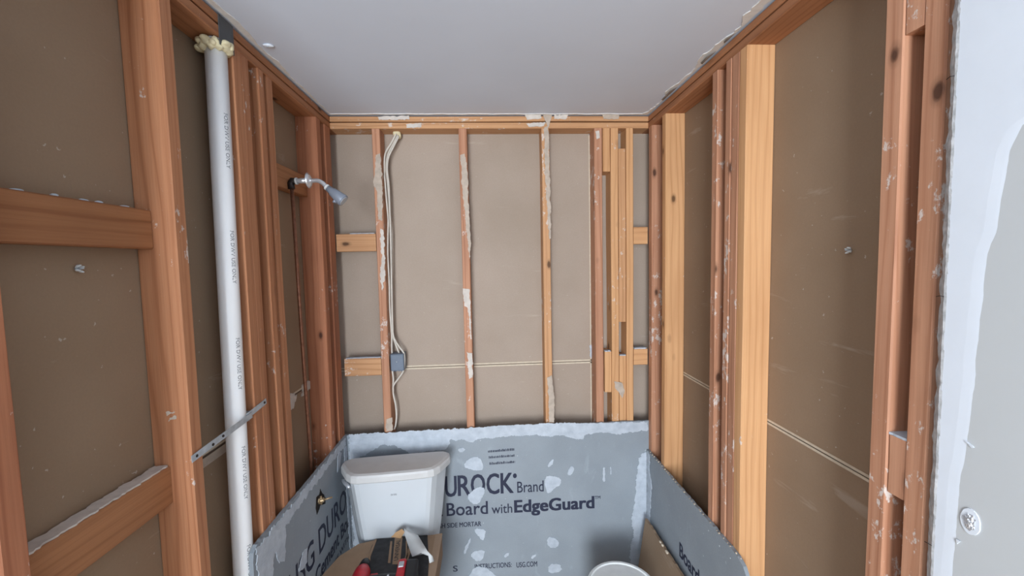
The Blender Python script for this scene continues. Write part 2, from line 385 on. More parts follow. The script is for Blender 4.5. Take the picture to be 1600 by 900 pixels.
smear([(719, 243), (726, 240), (730, 265), (731, 300), (733, 330), (736, 380), (734, 405), (731, 380), (727, 340), (724, 310), (721, 290), (722, 268)], 'smear')
smear([(723, 450), (733, 452), (735, 475), (737, 530), (735, 530), (731, 480), (726, 478)], 'smear2')
smear([(729, 550), (738, 552), (739, 590), (733, 592), (731, 570)], 'smear2')
smear([(850, 200), (857, 196), (858, 260), (860, 320), (861, 372), (858, 374), (855, 330), (852, 280), (851, 240)], 'smear')
smear([(855, 590), (862, 586), (866, 620), (866, 660), (858, 660), (857, 620)], 'smear')
smear([(960, 596), (972, 598), (976, 610), (972, 622), (967, 612), (961, 606)], 'smear', .002)
smear([(930, 205), (936, 204), (937, 216), (932, 218)], 'smear2', .002)
def plate_smear(pxs, m_): smear(pxs, m_, .0025, B - .0012)
plate_smear([(590, 182), (640, 181), (640, 187), (592, 188)], 'smear2'); plate_smear([(634, 194), (658, 192), (658, 199), (636, 200)], 'smear2')
plate_smear([(820, 179), (845, 179), (846, 186), (824, 187)], 'smear2'); plate_smear([(866, 180), (888, 180), (884, 186), (866, 186)], 'smear2')
plate_smear([(822, 193), (852, 191), (850, 198), (826, 198)], 'smear2'); plate_smear([(940, 178), (967, 178), (966, 186), (943, 186)], 'smear')
plate_smear([(848, 179), (863, 179), (860, 190), (857, 199), (852, 190)], 'smear')

# left wall
wl = struct('wall_left'); XL = L - SD
def left_sheet(y0, y1, z0, z1): return sheet(wl, (XL - .0127, y0, z0), (XL, y1, z1))
left_sheet(WEND, YB, JZ + .004, 2.445); left_sheet(WEND, YB, 0, JZ - .004)
box('joint_gap', (XL - .008, WEND, JZ - .004), (XL - .003, YB, JZ + .004), M['gap'], wl)
box('paper_edge', (XL - .001, 1.03, JZ + .004), (XL + .0012, YB, JZ + .011), M['cream'], wl); box('paper_edge', (XL - .001, 1.03, JZ - .03), (XL + .001, 1.255, JZ - .004), M['smear'], wl)
ragged('plaster_scrap', [Vector((XL, y, z)) for y, z in ((1.50, 1.225), (1.66, 1.222), (1.70, 1.20), (1.66, 1.165), (1.56, 1.13), (1.50, 1.14))], (1, 0, 0), .005, M['smear2'], wl, .008)
ragged('plaster_scrap', [Vector((XL, y, z)) for y, z in ((1.75, 1.225), (1.84, 1.222), (1.84, 1.195), (1.75, 1.18))], (1, 0, 0), .005, M['smear2'], wl, .006)
for (z, t) in ((PB, 2.404), (2.4095, 2.4335)): lumber('top_plate', (XL, WEND, z), (L, B + SD, t), 'y', M['plate'], wl)
lumber('bottom_plate', (XL, WEND, 0), (L, B + SD, .038), 'y', M['plate'], wl)
def left_stud(y0, y1, mat='red', x1=L, name='stud', z0=.038, z1=PB): return lumber(name, (XL, y0, z0), (x1, y1, z1), 'z', M[mat], wl)
lab(left_stud(.989, 1.027), 'nearest full stud, wide orange-brown face with a white rub mark low down')
left_stud(.607, .645, 'redlow')
left_stud(.162, .2)
wq = struct('wall_left_rear')
box('painted_drywall', (XO, WEND - .014, 0), (L + .0127, WEND - .001, CEIL), M['paint'], wq); box('painted_drywall', (XO - .013, FRONT, 0), (XO, WEND - .014, CEIL), M['paint'], wq)
lumber('stud', (XL + .010, 1.255, .038), (L, 1.294, PB), 'z', M['red'], wl); left_stud(1.295, 1.333); left_stud(1.384, 1.418, 'red'); left_stud(1.440, 1.477, 'red', L - .003)
lab(left_stud(1.822, 1.866, 'redlow'), 'reddish stud behind the shower arm'); left_stud(1.912, 1.978, 'redlow')
o = lumber('blocking', (XL + .001, .646, 1.783), (-.777, .988, 1.872), 'y', M['block'], wl); lab(o, 'upper horizontal block between the nearest studs')
o = lumber('blocking', (XL + .001, .646, 1.170), (-.777, .988, 1.262), 'y', M['block'], wl); lab(o, 'lower horizontal block with white dusty top edge')
crust_top(wl, (XL + .004, .66), (-.781, .985), 1.262, .003, 'smear2')
for y in (.73, .79, .842, .875, .93): blob('plaster_crumb', (-.786, y, 1.873), .0045, M['mortar'], wl, .3, (1.2, rnd.uniform(1.2, 2.6), .7), 120, 2)
lumber('blocking', (XL + .001, 1.478, 2.035), (-.777, 1.821, 2.123), 'y', M['block'], wl)
# dusty rub marks on the nearest stud
for (z0, y_) in ((1.362, 0), (1.349, 1)):
    ragged('chalk_mark', [on_y(px, py, .9885) for px, py in ((260 + 6 * y_, 655 - (z0 - 1.345) * 600), (273, 651 - (z0 - 1.345) * 600), (275, 655 - (z0 - 1.345) * 600), (262, 660 - (z0 - 1.345) * 600))], (0, -1, 0), .0003, M['smear'], wl, .0045, .003)

# right wall
wr = struct('wall_right'); XR = RR + SD
def right_sheet(y0, y1, z0, z1): return sheet(wr, (XR, y0, z0), (XR + .0127, y1, z1))
right_sheet(.55, YB, JZ + .004, 2.445); right_sheet(.55, YB, 0, JZ - .004)
box('joint_gap', (XR + .003, .6, JZ - .004), (XR + .008, YB, JZ + .004), M['gap'], wr)
for z in (JZ + .0052, JZ - .0052): box('paper_edge', (XR - .0012, .6, z - .0034), (XR + .001, YB, z + .0034), M['cream'], wr)
for (z, t) in ((PB, 2.404), (2.4095, 2.4335)): lumber('top_plate', (RR, FRONT, z), (XR, B + SD, t), 'y', M['plate'], wr)
lumber('bottom_plate', (RR, FRONT, 0), (XR, B + SD, .038), 'y', M['plate'], wr)
def right_stud(y0, y1, mat='pink', x0=RR, name='stud', z0=.038, z1=PB): return lumber(name, (x0, y0, z0), (XR, y1, z1), 'z', M[mat], wr)
right_stud(1.935, 1.975); lab(right_stud(1.784, 1.822, 'yellow'), 'bright yellow stud with dark knots nearest the corner')
right_stud(1.378, 1.412, 'pink'); right_stud(1.298, 1.328, 'pink', RR - .0015); right_stud(1.258, 1.2955, 'pink')
lab(right_stud(1.219, 1.2565, 'yellow'), 'widest, palest yellow stud face of the right wall')
right_stud(.751, .789); right_stud(.676, .714)
for (z0, z1) in ((2.149, PB), (1.253, 1.372), (.4, .55)): right_stud(.7145, .7505, 'pink', RR + .002, 'spacer_block', z0, z1)
ragged('plaster_crust', [Vector((x, y, 1.372)) for x, y in ((RR + .003, .715), (XR - .04, .715), (XR - .04, .75), (RR + .003, .75))], (0, 0, 1), .004, M['mortar'], wr, .001)
# finished drywall on the near part of the right wall
XP = RR - .0127
box('painted_drywall', (XP, FRONT, 0), (RR - .0002, .646, CEIL - .001), M['paint'], wr)
edge = [(0, .626), (.9, .622), (1.18, .616), (1.30, .613), (1.365, .611), (1.424, .604), (1.47, .602), (1.564, .598), (1.64, .596), (1.729, .592), (1.768, .581), (1.83, .577), (1.886, .570), (1.92, .559), (1.96, .50), (2.05, .42), (CEIL - .001, .40)]
bm = bmesh.new(); rows = []; n = 300
for i in range(n + 1):
    z = (CEIL - .001) * i / n; k = max(a for a in range(len(edge)) if edge[a][0] <= z + 1e-6); k = min(k, len(edge) - 2)
    t = (z - edge[k][0]) / (edge[k + 1][0] - edge[k][0]); y = edge[k][1] + (edge[k + 1][1] - edge[k][1]) * t + .0022 * noise.noise(Vector((z * 22, 0, 0))) + .0008 * noise.noise(Vector((z * 90, 4, 0)))
    rows.append([bm.verts.new(p) for p in ((XP + .0001, y, z), (XP - .0003, y + .006, z), (XP - .0008, y + .018, z), (XP - .0008, .6472, z))])
for i in range(n):
    for j in range(3): bm.faces.new((rows[i][j], rows[i][j + 1], rows[i + 1][j + 1], rows[i + 1][j]))
from_bm('joint_compound', bm, M['compound'], wr)
# crumbled cut edge of that drywall
bm = bmesh.new(); n = 240; rows = []
for i in range(n + 1):
    z = CEIL * i / n; r_ = lambda s, a: a * noise.noise(Vector((z * s, s, 1.3)))
    rows.append([bm.verts.new(p) for p in ((XP - .0008, .646 + r_(60, .0012), z), (XP - .001 + r_(90, .001), .650 + r_(70, .0015), z), (XP + .003 + r_(85, .0018), .656 + r_(40, .003), z), (XP + .007 + r_(50, .002), .661 + r_(80, .003), z), (RR - .0005, .667 + r_(45, .004) + r_(130, .002), z), (RR - .0005, .645, z))])
for i in range(n):
    for j in range(5): bm.faces.new((rows[i][j], rows[i][j + 1], rows[i + 1][j + 1], rows[i + 1][j]))
lab(from_bm('gypsum_edge', bm, M['gypsum'], wr), 'rough crumbling cut edge of the white drywall')
for z in (2.26, 2.03, 1.66, 1.21): tube('paper_fibre', [(XP - .001, .65, z), (XP - .003, .655, z + .001), (XP - .001, .662, z - .001)], .0006, M['dark'], wr, 5)
wf = struct('wall_front')
W0, W1, Z0, Z1 = -1.22, -.02, .3, 2.3
for lo, hi in (((XO, FRONT - .1, 0), (1.02, FRONT, Z0)), ((XO, FRONT - .1, Z1), (1.02, FRONT, CEIL)), ((XO, FRONT - .1, Z0), (W0, FRONT, Z1)), ((W1, FRONT - .1, Z0), (1.02, FRONT, Z1))):
    box('painted_drywall', lo, hi, M['paint'], wf)
wn = struct('window_1')
for lo, hi in (((W0, FRONT - .08, Z0), (W1, FRONT + .01, Z0 + .04)), ((W0, FRONT - .08, Z1 - .04), (W1, FRONT + .01, Z1)), ((W0, FRONT - .08, Z0 + .04), (W0 + .04, FRONT + .01, Z1 - .04)), ((W1 - .04, FRONT - .08, Z0 + .04), (W1, FRONT + .01, Z1 - .04)), ((W0 + .04, FRONT - .06, 1.28), (W1 - .04, FRONT - .02, 1.32))):
    box('window_frame', lo, hi, M['paint'], wn, .003)

# ------------------------------------------------------------ cement boards with their print and mortar
def board_mesh(name, prof, axis, t0, t1, mat):
    """prof: outline in the board's plane, extruded between t0 and t1 along the axis"""
    bm = bmesh.new(); mk = (lambda t, a, b: (a, t, b)) if axis == 'y' else (lambda t, a, b: (t, a, b))
    A = [bm.verts.new(mk(t0, a, b)) for a, b in prof]; D = [bm.verts.new(mk(t1, a, b)) for a, b in prof]
    bm.faces.new(A); bm.faces.new(D[::-1])
    for i in range(len(prof)): j = (i + 1) % len(prof); bm.faces.new((A[i], D[i], D[j], A[j]))
    return from_bm(name, bm, mat)
YF = B - .013
def rag_line(a, b, n, amp): return [(a[0] + (b[0] - a[0]) * i / n, a[1] + (b[1] - a[1]) * i / n + rnd.uniform(-amp, amp)) for i in range(n + 1)]
bb = board_mesh('cement_board', [(L + .001, .002), (RR - .001, .002)] + rag_line((RR - .001, .913), (L + .001, .905), 90, .0018), 'y', YF, B - .0005, M['cement'])
tag(bb, 'long grey cement board across the back, printed wordmark and white mortar patches', 'cement board')
XLF = L + .013; XRF = RR - .013
fr = [(1.176, .30), (1.176, .87), (1.181, .893), (1.196, .903)]
lb = board_mesh('cement_board', [(YF - .001, .002), (1.176, .002)] + fr + rag_line((1.20, .905), (YF - .001, .906), 60, .0015), 'x', L + .0005, XLF, M['cement'])
tag(lb, 'grey cement board on the left with a broken hole and brass stub', 'cement board')
rb = board_mesh('cement_board', [(YF - .001, .002), (1.162, .002), (1.160, .70), (1.166, .735), (1.180, .752), (1.21, .764)] + rag_line((1.24, .768), (YF - .001, .765), 60, .0022), 'x', RR - .0005, XRF, M['cement'])
tag(rb, 'shorter grey cement board on the right with bare chipped top edge', 'cement board')
def bk(px, py): return on_y(px, py, YF)
def bpatch(pxs, amp=.004, th=.0018, name='mortar_patch', sides=None):
    p = [bk(a, b) for a, b in pxs]
    if name == 'mortar_patch': p = chaikin(p, 1)
    return ragged(name, p, (0, -1, 0), th, M['mortar'], bb, amp, .0035, sides)
UX = (1, 0, 0); UZ = (0, 0, 1)
def bt(s, x0, x1, z, cap, bold=0): return lettering(s, (x0, YF, z), UX, UZ, x1 - x0, cap, M['ink'], bb, bold)
bt('D', -.395, -.335, .568, .106, .0022); [bt(ch, bk(a, 770).x, bk(b, 770).x, .570 + dz, .104, .0022) for ch, a, b, dz in (('U', 696, 713.5, -.002), ('R', 716, 735, -.001), ('O', 736.5, 758, 0), ('C', 761, 780, 0), ('K', 783, 802, 0))]
bt('Brand', .117, .251, .569, .057, .0005); bt('Cement', -.455, -.262, .467, .064, .001); bt('Board', -.240, -.035, .467, .066, .0012)
bt('with', -.015, .089, .466, .048, .0005); bt('EdgeGuard', .102, .509, .466, .062, .0032); bt('TM', .514, .543, .513, .016, .0004)
bt('ROUGH SIDE MORTAR', -.345, -.070, .405, .024, .0006); bt('INSTRUCTIONS:', -.108, .079, .177, .026, .0005); bt('USG.COM', .105, .211, .172, .027, .0005); bt('S', -.218, -.195, .172, .03, .0005)
bm = bmesh.new(); bmesh.ops.create_circle(bm, cap_ends=True, radius=.0125, segments=20)
for v in bm.verts: v.co = Vector((.106 + v.co.x * .8, YF - .0007, .658 + v.co.y))
from_bm('lettering', bm, M['ink'], bb)
bm = bmesh.new()                                                  # three rows of tiny smudged print
for k, z in enumerate((.786, .755, .722)):
    x = -.026 + .003 * k
    while x < .106:
        wd = rnd.uniform(.002, .0055); h = rnd.uniform(.008, .013)
        box_bm(bm, (x, YF - .0008, z + (x * .03)), (x + wd, YF - .0002, z + h + (x * .03))); x += wd + rnd.uniform(.0008, .003)
from_bm('smudged_print', bm, M['ink'], bb)['kind'] = 'stuff'
bpatch([(545, 679), (700, 670), (850, 661.5), (1012, 659), (1011, 672), (1000, 673), (975, 676), (962, 679), (945, 675), (925, 677), (912, 680), (911, 686), (893, 684), (880, 680), (860, 681), (835, 679), (815, 680), (790, 682), (765, 684), (745, 685), (738, 691), (722, 686), (704, 688), (698, 702), (640, 708), (620, 696), (598, 695), (560, 715), (548, 712)], .004, .002, 'mortar_band')
bpatch([(545, 690), (562, 700), (563, 740), (556, 790), (572, 840), (574, 900), (558, 900), (550, 800)], .005, .002, 'mortar_band')
bpatch([(1011, 706), (1013, 800), (1012, 900), (985, 900), (984, 860), (990, 835), (986, 815), (990, 790), (993, 770), (996, 740), (998, 715), (1003, 708)], .005, .002, 'mortar_band')
for p in ([(724, 723), (744, 712), (752, 718), (756, 732), (746, 736), (728, 732)], [(740, 765), (748, 760), (757, 763), (756, 772), (747, 788), (736, 786), (729, 775)],
          [(851, 745), (862, 743), (877, 747), (876, 758), (866, 763), (857, 772), (851, 762)], [(741, 825), (760, 827), (757, 838), (755, 846), (746, 836)],
          [(736, 863), (757, 858), (757, 870), (748, 878), (737, 871)], [(854, 840), (866, 840), (874, 846), (871, 856), (857, 855)], [(855, 882), (874, 880), (879, 892), (858, 896)],
          [(742, 886), (752, 884), (765, 890), (775, 899), (780, 912), (728, 912), (734, 897)], [(716, 700), (727, 700), (724, 707), (717, 706)], [(888, 735), (893, 727), (897, 731), (893, 742), (886, 742)],
          [(855, 727), (864, 716), (866, 720), (858, 731)], [(724, 862), (728, 852), (735, 838), (736, 843), (730, 858), (727, 866)], [(787, 868), (796, 862), (793, 869), (788, 872)],
          [(942, 731), (945, 731), (945, 752), (942, 752)], [(953, 729), (955, 729), (955, 740), (953, 742)], [(830, 870), (838, 865), (836, 869), (831, 873)]): bpatch(p, .0025)
def lf(px, py): return on_x(px, py, XLF)
def lpatch(pts, amp=.004, name='mortar_patch', yz=False): return ragged(name, [Vector((XLF, a, b)) if yz else lf(a, b) for a, b in pts], (1, 0, 0), .0018, M['mortar'], lb, amp, .006)
lettering('USG DURO', (XLF, 1.36, .568), (0, 1, 0), UZ, .555, .104, M['ink'], lb, .0018)
lettering('Cement Boa', (XLF, 1.56, .467), (0, 1, 0), UZ, .385, .066, M['ink'], lb, .0022)
lettering('FOR USE WITH', (XLF, 1.62, .405), (0, 1, 0), UZ, .31, .026, M['ink'], lb, .0008)
lpatch([(1.19, .895), (1.5, .90), (1.945, .902), (1.945, .868), (1.8, .872), (1.6, .866), (1.42, .862), (1.33, .845), (1.28, .80), (1.26, .70), (1.24, .63), (1.19, .60)], .007, 'mortar_band', True)
lpatch([(430, 830), (446, 820), (446, 862), (444, 876), (436, 880), (430, 868)], .004)
lpatch([(473, 862), (480, 855), (479, 877), (473, 890), (466, 893)], .003); lpatch([(422, 887), (426, 886), (425, 893), (421, 894)], .002)
lpatch([(1.92, .86), (1.955, .86), (1.955, .30), (1.935, .30), (1.93, .5)], .006, 'mortar_band', True)
lpatch([(527, 715), (530, 705), (533, 708), (531, 728), (527, 738)], .003)
lettering('Board with', (XRF, 1.603, .467), (0, -1, 0), UZ, .30, .062, M['ink'], rb, .002)
ragged('mortar_band', [Vector((XRF, a, b)) for a, b in ((1.955, .76), (1.93, .75), (1.925, .66), (1.90, .60), (1.915, .5), (1.93, .3), (1.955, .3))], (-1, 0, 0), .0018, M['mortar'], rb, .006)
for px, py in ((1124, 853), (1107, 829), (1141, 872)):
    p = on_x(px, py, XRF); blob('screw_head', p, .003, M['galv'], rb, .05, (.4, 1, 1), 60, 2)
for i in range(34):
    t = i / 34; blob('chipped_edge_crumb', (XRF + .003, 1.2 + .74 * t + rnd.uniform(-.01, .01), .767), rnd.uniform(.0015, .0035), M['cream'], rb, .3, (1.3, 1.6, 1), 200, 1)
# broken hole in the left board
hp = [lf(a, b) for a, b in ((500, 764), (503, 770), (508, 777), (508, 787), (500, 790), (495, 804), (493, 795), (494, 778), (499, 772))]
ragged('broken_hole', hp, (1, 0, 0), .0012, M['dark'], lb, .002, .004)

# ------------------------------------------------------------ brass stub in the hole
v0 = lf(498, 782); bs = empty('valve_stub', v0)
tag(bs, 'small brass valve stub poking through the hole in the left board', 'valve')
bm = bmesh.new(); tube_bm(bm, [(-.004, 0, 0), (.008, 0, 0)], .013, 6); tube_bm(bm, [(.008, 0, 0), (.020, .002, .001)], .009, 12); from_bm('body', bm, M['brass'], bs)
bm = bmesh.new(); tube_bm(bm, [(.018, .001, .001), (.05, .012, .004)], .0035, 8); from_bm('stem', bm, M['brass'], bs, True)
bm = bmesh.new(); tube_bm(bm, [(.010, 0, -.016), (.010, 0, .018)], .004, 8); from_bm('cross_pin', bm, M['brass'], bs, True)

# ------------------------------------------------------------ white vent pipe, foam, strap, guard plate
PX, PY, PR = -.7545, 1.2265, .0268
vp = empty('vent_pipe', (PX, PY - .046, 0)); vp.rotation_euler = (-math.atan(.046 / PB), 0, 0); tag(vp, 'tall white plastic drain vent pipe standing in the left wall', 'pipe')
rg = [[(PR * math.cos(a), PR * math.sin(a), z) for a in [2 * math.pi * k / 40 for k in range(40)]] for z in (.04, .8, 1.6, PB - .001)]
loft('pipe_body', rg, M['pvc'], vp)
def pipe_text(z0, length):
    me, x0, x1, y0, y1 = text_mesh('FOR DWV USE ONLY'); cap = .0105
    for q in me.vertices:
        a = math.radians(-24) + ((q.co.y - y0) / (y1 - y0) - .5) * cap / PR
        q.co = Vector(((PR + .0003) * math.cos(a), (PR + .0003) * math.sin(a), z0 - (q.co.x - x0) / (x1 - x0) * length))
    link('lettering', me, M['greyink'], vp)
for py0, py1 in ((188, 270), (363, 442), (524, 602), (688, 768), (838, 918)):
    z0 = on_x(350 + py0 * .045, py0, PX).z; z1 = on_x(350 + py1 * .045, py1, PX).z; pipe_text(z0, z0 - z1)
fc = empty('foam_collar', (PX, PY, PB)); tag(fc, 'lumpy cream expanding foam around the top of the white pipe', 'foam')
bm = bmesh.new(); 
n1, n2 = 40, 12; tor = []
for i in range(n1):
    a = 2 * math.pi * i / n1; ring = []
    for j in range(n2):
        b = 2 * math.pi * j / n2; rr = .0125 * (1 + .45 * noise.noise(Vector((math.cos(a) * 2.2, math.sin(a) * 2.2, b * .4))))
        R_ = PR + .001 + rr * math.cos(b); ring.append(bm.verts.new((R_ * math.cos(a), R_ * math.sin(a), -.020 + 1.25 * rr * math.sin(b) + .004 * noise.noise(Vector((a * 3, 2, 1))))))
    tor.append(ring)
for i in range(n1):
    for j in range(n2): bm.faces.new((tor[i][j], tor[(i + 1) % n1][j], tor[(i + 1) % n1][(j + 1) % n2], tor[i][(j + 1) % n2]))
from_bm('foam_ring', bm, M['foam'], fc, True)
for a in (200, 235, 262, 290, 318, 345, 10): blob('foam_lump', (math.cos(math.radians(a)) * .033, math.sin(math.radians(a)) * .033, -.020 + rnd.uniform(-.008, .006)), rnd.uniform(.009, .014), M['foam'], fc, .3, (1, 1, .8), 60)
gp = box('nail_guard_plate', (L + .0002, 1.197, 2.352), (L + .002, 1.262, 2.434), M['guard'], None, .0006); tag(gp, 'dark steel guard plate on the top plate beside the pipe foam', 'metal plate')
# perforated strap looping once round the pipe
pts = [Vector((L + .0015, 1.315, 1.306)), Vector((L + .002, 1.285, 1.303))]; rs = PR + .0022
N = 60
for i in range(N + 1):
    th = math.radians(8 - 368 * i / N); z = 1.297 - .006 * math.sin(math.pi * i / N) - .006 * i / N
    r_ = rs + .0018 * i / N * (1 if i > N * .8 else .3); pts.append(Vector((PX + r_ * math.cos(th), PY + r_ * math.sin(th), z)))
pts += [Vector((L + .004, 1.03, 1.282)), Vector((L + .0025, .984, 1.2775))]
def ribbon(name, pts, wdt, th, mat, parent=None, wdir=Vector((0, 0, 1))):
    bm = bmesh.new(); rows = []
    for i, p in enumerate(pts):
        t = (pts[min(i + 1, len(pts) - 1)] - pts[max(i - 1, 0)]).normalized(); w_ = (wdir - t * wdir.dot(t)).normalized(); n_ = t.cross(w_)
        rows.append([bm.verts.new(p + w_ * (wdt / 2 * a) + n_ * (th / 2 * b)) for a, b in ((-1, -1), (1, -1), (1, 1), (-1, 1))])
    for i in range(len(pts) - 1):
        for j in range(4): bm.faces.new((rows[i][j], rows[i][(j + 1) % 4], rows[i + 1][(j + 1) % 4], rows[i + 1][j]))
    bm.faces.new(rows[0][::-1]); bm.faces.new(rows[-1]); return from_bm(name, bm, mat, parent)
ms = empty('pipe_strap', (0, 0, 0)); tag(ms, 'grey metal hanger strap looped round the white pipe', 'strap')
ribbon('band', pts, .0175, .0012, M['galv'], ms)
for y, z in ((1.302, 1.305), (1.000, 1.279), (1.05, 1.284), (1.09, 1.289)):
    bm = bmesh.new(); tube_bm(bm, [(0, 0, 0), (.0022, 0, 0)], .0036, 10); o = from_bm('nail_head' if y in (1.302, 1.000) else 'punched_hole', bm, M['iron'], ms)
    o.location = (L + .0026 + (0 if y in (1.302, 1.0) else .006), y, z)

# ------------------------------------------------------------ shower arm, head, copper riser
SY = 1.655; SO = on_y(458, 283, SY)
sh = empty('shower_arm', SO); tag(sh, 'chrome shower arm with grey plastic shower head sticking out of the left wall', 'shower head')
def S(px, py, y=SY): return on_y(px, py, y) - SO
a0, a1, a2, a3, a4, a5 = S(455, 283), S(463, 283), S(482, 282), S(497, 282.5), S(504, 286), S(510, 292)
bm = bmesh.new(); tube_bm(bm, [a0 + Vector((0, 0, -.03)), a0 + Vector((-.002, 0, -.008)), a0 + Vector((.004, 0, 0)), a1], [.013, .013, .0135, .012], 14); from_bm('elbow', bm, M['iron'], sh, True)
tube('chrome_nipple', [a1, a2], .0105, M['chrome'], sh, 20)
bm = bmesh.new(); d = (a2 - a1).normalized(); tube_bm(bm, [a1 - d * .002, a1 + d * .004], .0135, 16); from_bm('collar', bm, M['whitestrip'], sh)
bm = bmesh.new(); tube_bm(bm, [a2 - d * .002, a2, a2 + d * .008, a2 + d * .009], [.029, .031, .018, .0085], 28); from_bm('flange', bm, M['chrome'], sh, True)
arm = smooth_path([a2, a2.lerp(a3, .5), a3, a4, a5], 6); tube('arm', arm, .0085, M['chrome'], sh, 16)
h0, h1, h2 = a5, S(521, 302), S(537, 314); hd = (h2 - h0); hd.normalize()
bm = bmesh.new(); tube_bm(bm, [h0 - hd * .001, h0 + hd * .007], .0125, 18); from_bm('head_nut', bm, M['whitestrip'], sh)
hl = (h2 - h0).length
bm = bmesh.new(); tube_bm(bm, [h0 + hd * .007, h0 + hd * (hl * .3), h0 + hd * (hl * .34), h0 + hd * (hl * .62), h0 + hd * (hl * .95), h0 + hd * hl], [.0125, .0145, .0175, .0215, .025, .0235], 26); from_bm('head', bm, M['headgrey'], sh, True)
bm = bmesh.new(); tube_bm(bm, [h0 + hd * (hl - .001), h0 + hd * (hl + .0015)], .0195, 24); from_bm('spray_face', bm, M['galv'], sh)
q = h0 + hd * (hl * .52); tube('lever_knob', [q + Vector((0, 0, -.016)), q + Vector((-.004, -.004, -.034))], [.006, .008], M['headgrey'], sh, 10)
rp_ = tube('riser_pipe', [on_y(456, 293, SY), on_y(470, 505, SY + .012), on_y(486, 726, SY + .03), on_y(490, 790, SY + .032)], .0068, M['copper'], None, 12); tag(rp_, 'thin copper riser pipe running down from the shower arm', 'pipe')

# ------------------------------------------------------------ cables and box on the back wall
YC = B + .04
def cab(pxs, dy=0): return smooth_path([on_y(a, b, YC + dy) for a, b in pxs], 5)
pl = empty('foam_plug', on_y(621, 210, YC + .02)); tag(pl, 'small cream foam plug where the cables enter under the top plate', 'foam')
blob('plug', (0, 0, 0), .017, M['foam'], pl, .3, (1.1, 1.2, 1.2), 50)
trunk1 = [(619, 209), (611, 224), (602, 240), (600.5, 262), (602, 290), (605, 325), (606.5, 345), (606, 370), (606, 400), (608, 440), (609, 480), (611, 510), (612, 525), (612, 540), (612.5, 553)]
trunk2 = [(622, 211), (614, 226), (606, 242), (603.5, 262), (606, 290), (608.5, 322), (610, 345), (612, 368), (612, 400), (611.5, 440), (612.5, 480), (614, 510), (614, 525), (619, 540), (624, 553)]
trunk3 = [(623, 213), (615, 229), (607, 246), (605, 264), (607.5, 292), (609, 330), (610, 352), (611, 400), (612, 450), (613, 500), (615, 526), (624, 542), (631, 552), (632, 566), (630, 580), (622, 592), (615, 602), (614.5, 612)]
c1 = tube('electrical_cable', cab(trunk1), .0042, M['cable'], None, 8); tag(c1, 'white cable closest to the smeared stud, entering the grey box at its left', 'cable')
c2 = tube('electrical_cable', cab(trunk2, .003), .0042, M['cable'], None, 8); tag(c2, 'white cable fanning out to the right half of the grey box top', 'cable')
c3 = tube('electrical_cable', cab(trunk3, -.010), .0042, M['cable'], None, 8); tag(c3, 'white cable bowing round the right side of the grey box', 'cable')
c4 = tube('electrical_cable', cab([(613, 579), (614.5, 592), (614, 606), (615, 618), (618, 632), (619.5, 648), (618.5, 662), (616, 671)], -.002), .0046, M['cable'], None, 8); tag(c4, 'white cable running down from under the grey box to the cement board', 'cable')
lo = on_y(610.7, 580, B + .012); hi = on_y(630.5, 553, B + .012)
jb = empty('junction_box', (lo + hi) / 2); tag(jb, 'blue-grey plastic electrical box fixed beside the smeared stud', 'electrical box')
w2, h2_ = (hi.x - lo.x) / 2, (hi.z - lo.z) / 2
bm = bmesh.new(); box_bm(bm, (-w2, 0, -h2_), (w2, .06, h2_), .003); from_bm('box_body', bm, M['box'], jb)
bm = bmesh.new(); box_bm(bm, (-w2 + .003, -.0025, -h2_ + .003), (w2 - .003, .001, h2_ - .003), .001); from_bm('cover', bm, M['box'], jb)
blob('screw', (-.002, -.003, .004), .0028, M['galv'], jb, 0, (1, .5, 1), 10, 2)
for x in (-.02, -.008, .006, .018):
    bm = bmesh.new(); box_bm(bm, (x - .003, .004, -h2_ - .004), (x + .003, .03, -h2_ + .001)); from_bm('cable_tab', bm, M['box'], jb)

# ------------------------------------------------------------ hollow-wall anchors left in the drywall
def anchor(p, nx, label):
    a = empty('wall_anchor', p); tag(a, label, 'wall anchor', 'spread anchors poking through the brown drywall')
    for k in range(4):
        t = 2 * math.pi * k / 4 + .5; tube('wing', [(0, 0, 0), (nx * .007, .006 * math.cos(t), .006 * math.sin(t)), (nx * .013, .004 * math.cos(t), .008 * math.sin(t))], [.0022, .003, .0015], M['whitestrip'], a, 6)
    tube('screw_tip', [(0, 0, 0), (nx * .016, 0, 0)], [.002, .001], M['galv'], a, 6)
anchor(on_x(118, 420, XL + .0001), 1, 'white spread anchor in the left drywall below the upper block')
anchor(on_x(1330, 391, XR - .0001), -1, 'white spread anchor in the right drywall between the studs')
ap = on_x(1517, 815, XP); am = empty('wall_anchor', ap); tag(am, 'crumpled metal anchor head in a round white dab on the near white wall', 'wall anchor')
ov = [Vector((0, .0135 * math.cos(t), .0215 * math.sin(t))) for t in [2 * math.pi * k / 24 for k in range(24)]]
ragged('plaster_dab', ov, (-1, 0, 0), .0012, M['compound'], am, .0006, .003)
bm = bmesh.new(); bmesh.ops.create_icosphere(bm, subdivisions=4, radius=1)
for v in bm.verts:
    k = 1 + .5 * noise.noise(v.co * 3.5); v.co = Vector((v.co.x * .0035 * k, v.co.y * .0078 * k, v.co.z * .0130 * k)) + Vector((-.0012, 0, 0))
from_bm('crumpled_cap', bm, M['chrome'], am)
ragged('paint_chip', [on_x(a, b, XP - .0007) for a, b in ((1509, 689), (1512, 690), (1523, 699), (1520, 700))], (-1, 0, 0), .001, M['compound'], wr, .0003, .002)
ragged('paint_chip', [on_x(a, b, XP - .0007) for a, b in ((1495, 842), (1502, 846), (1496, 850))], (-1, 0, 0), .001, M['compound'], wr, .0003, .002)

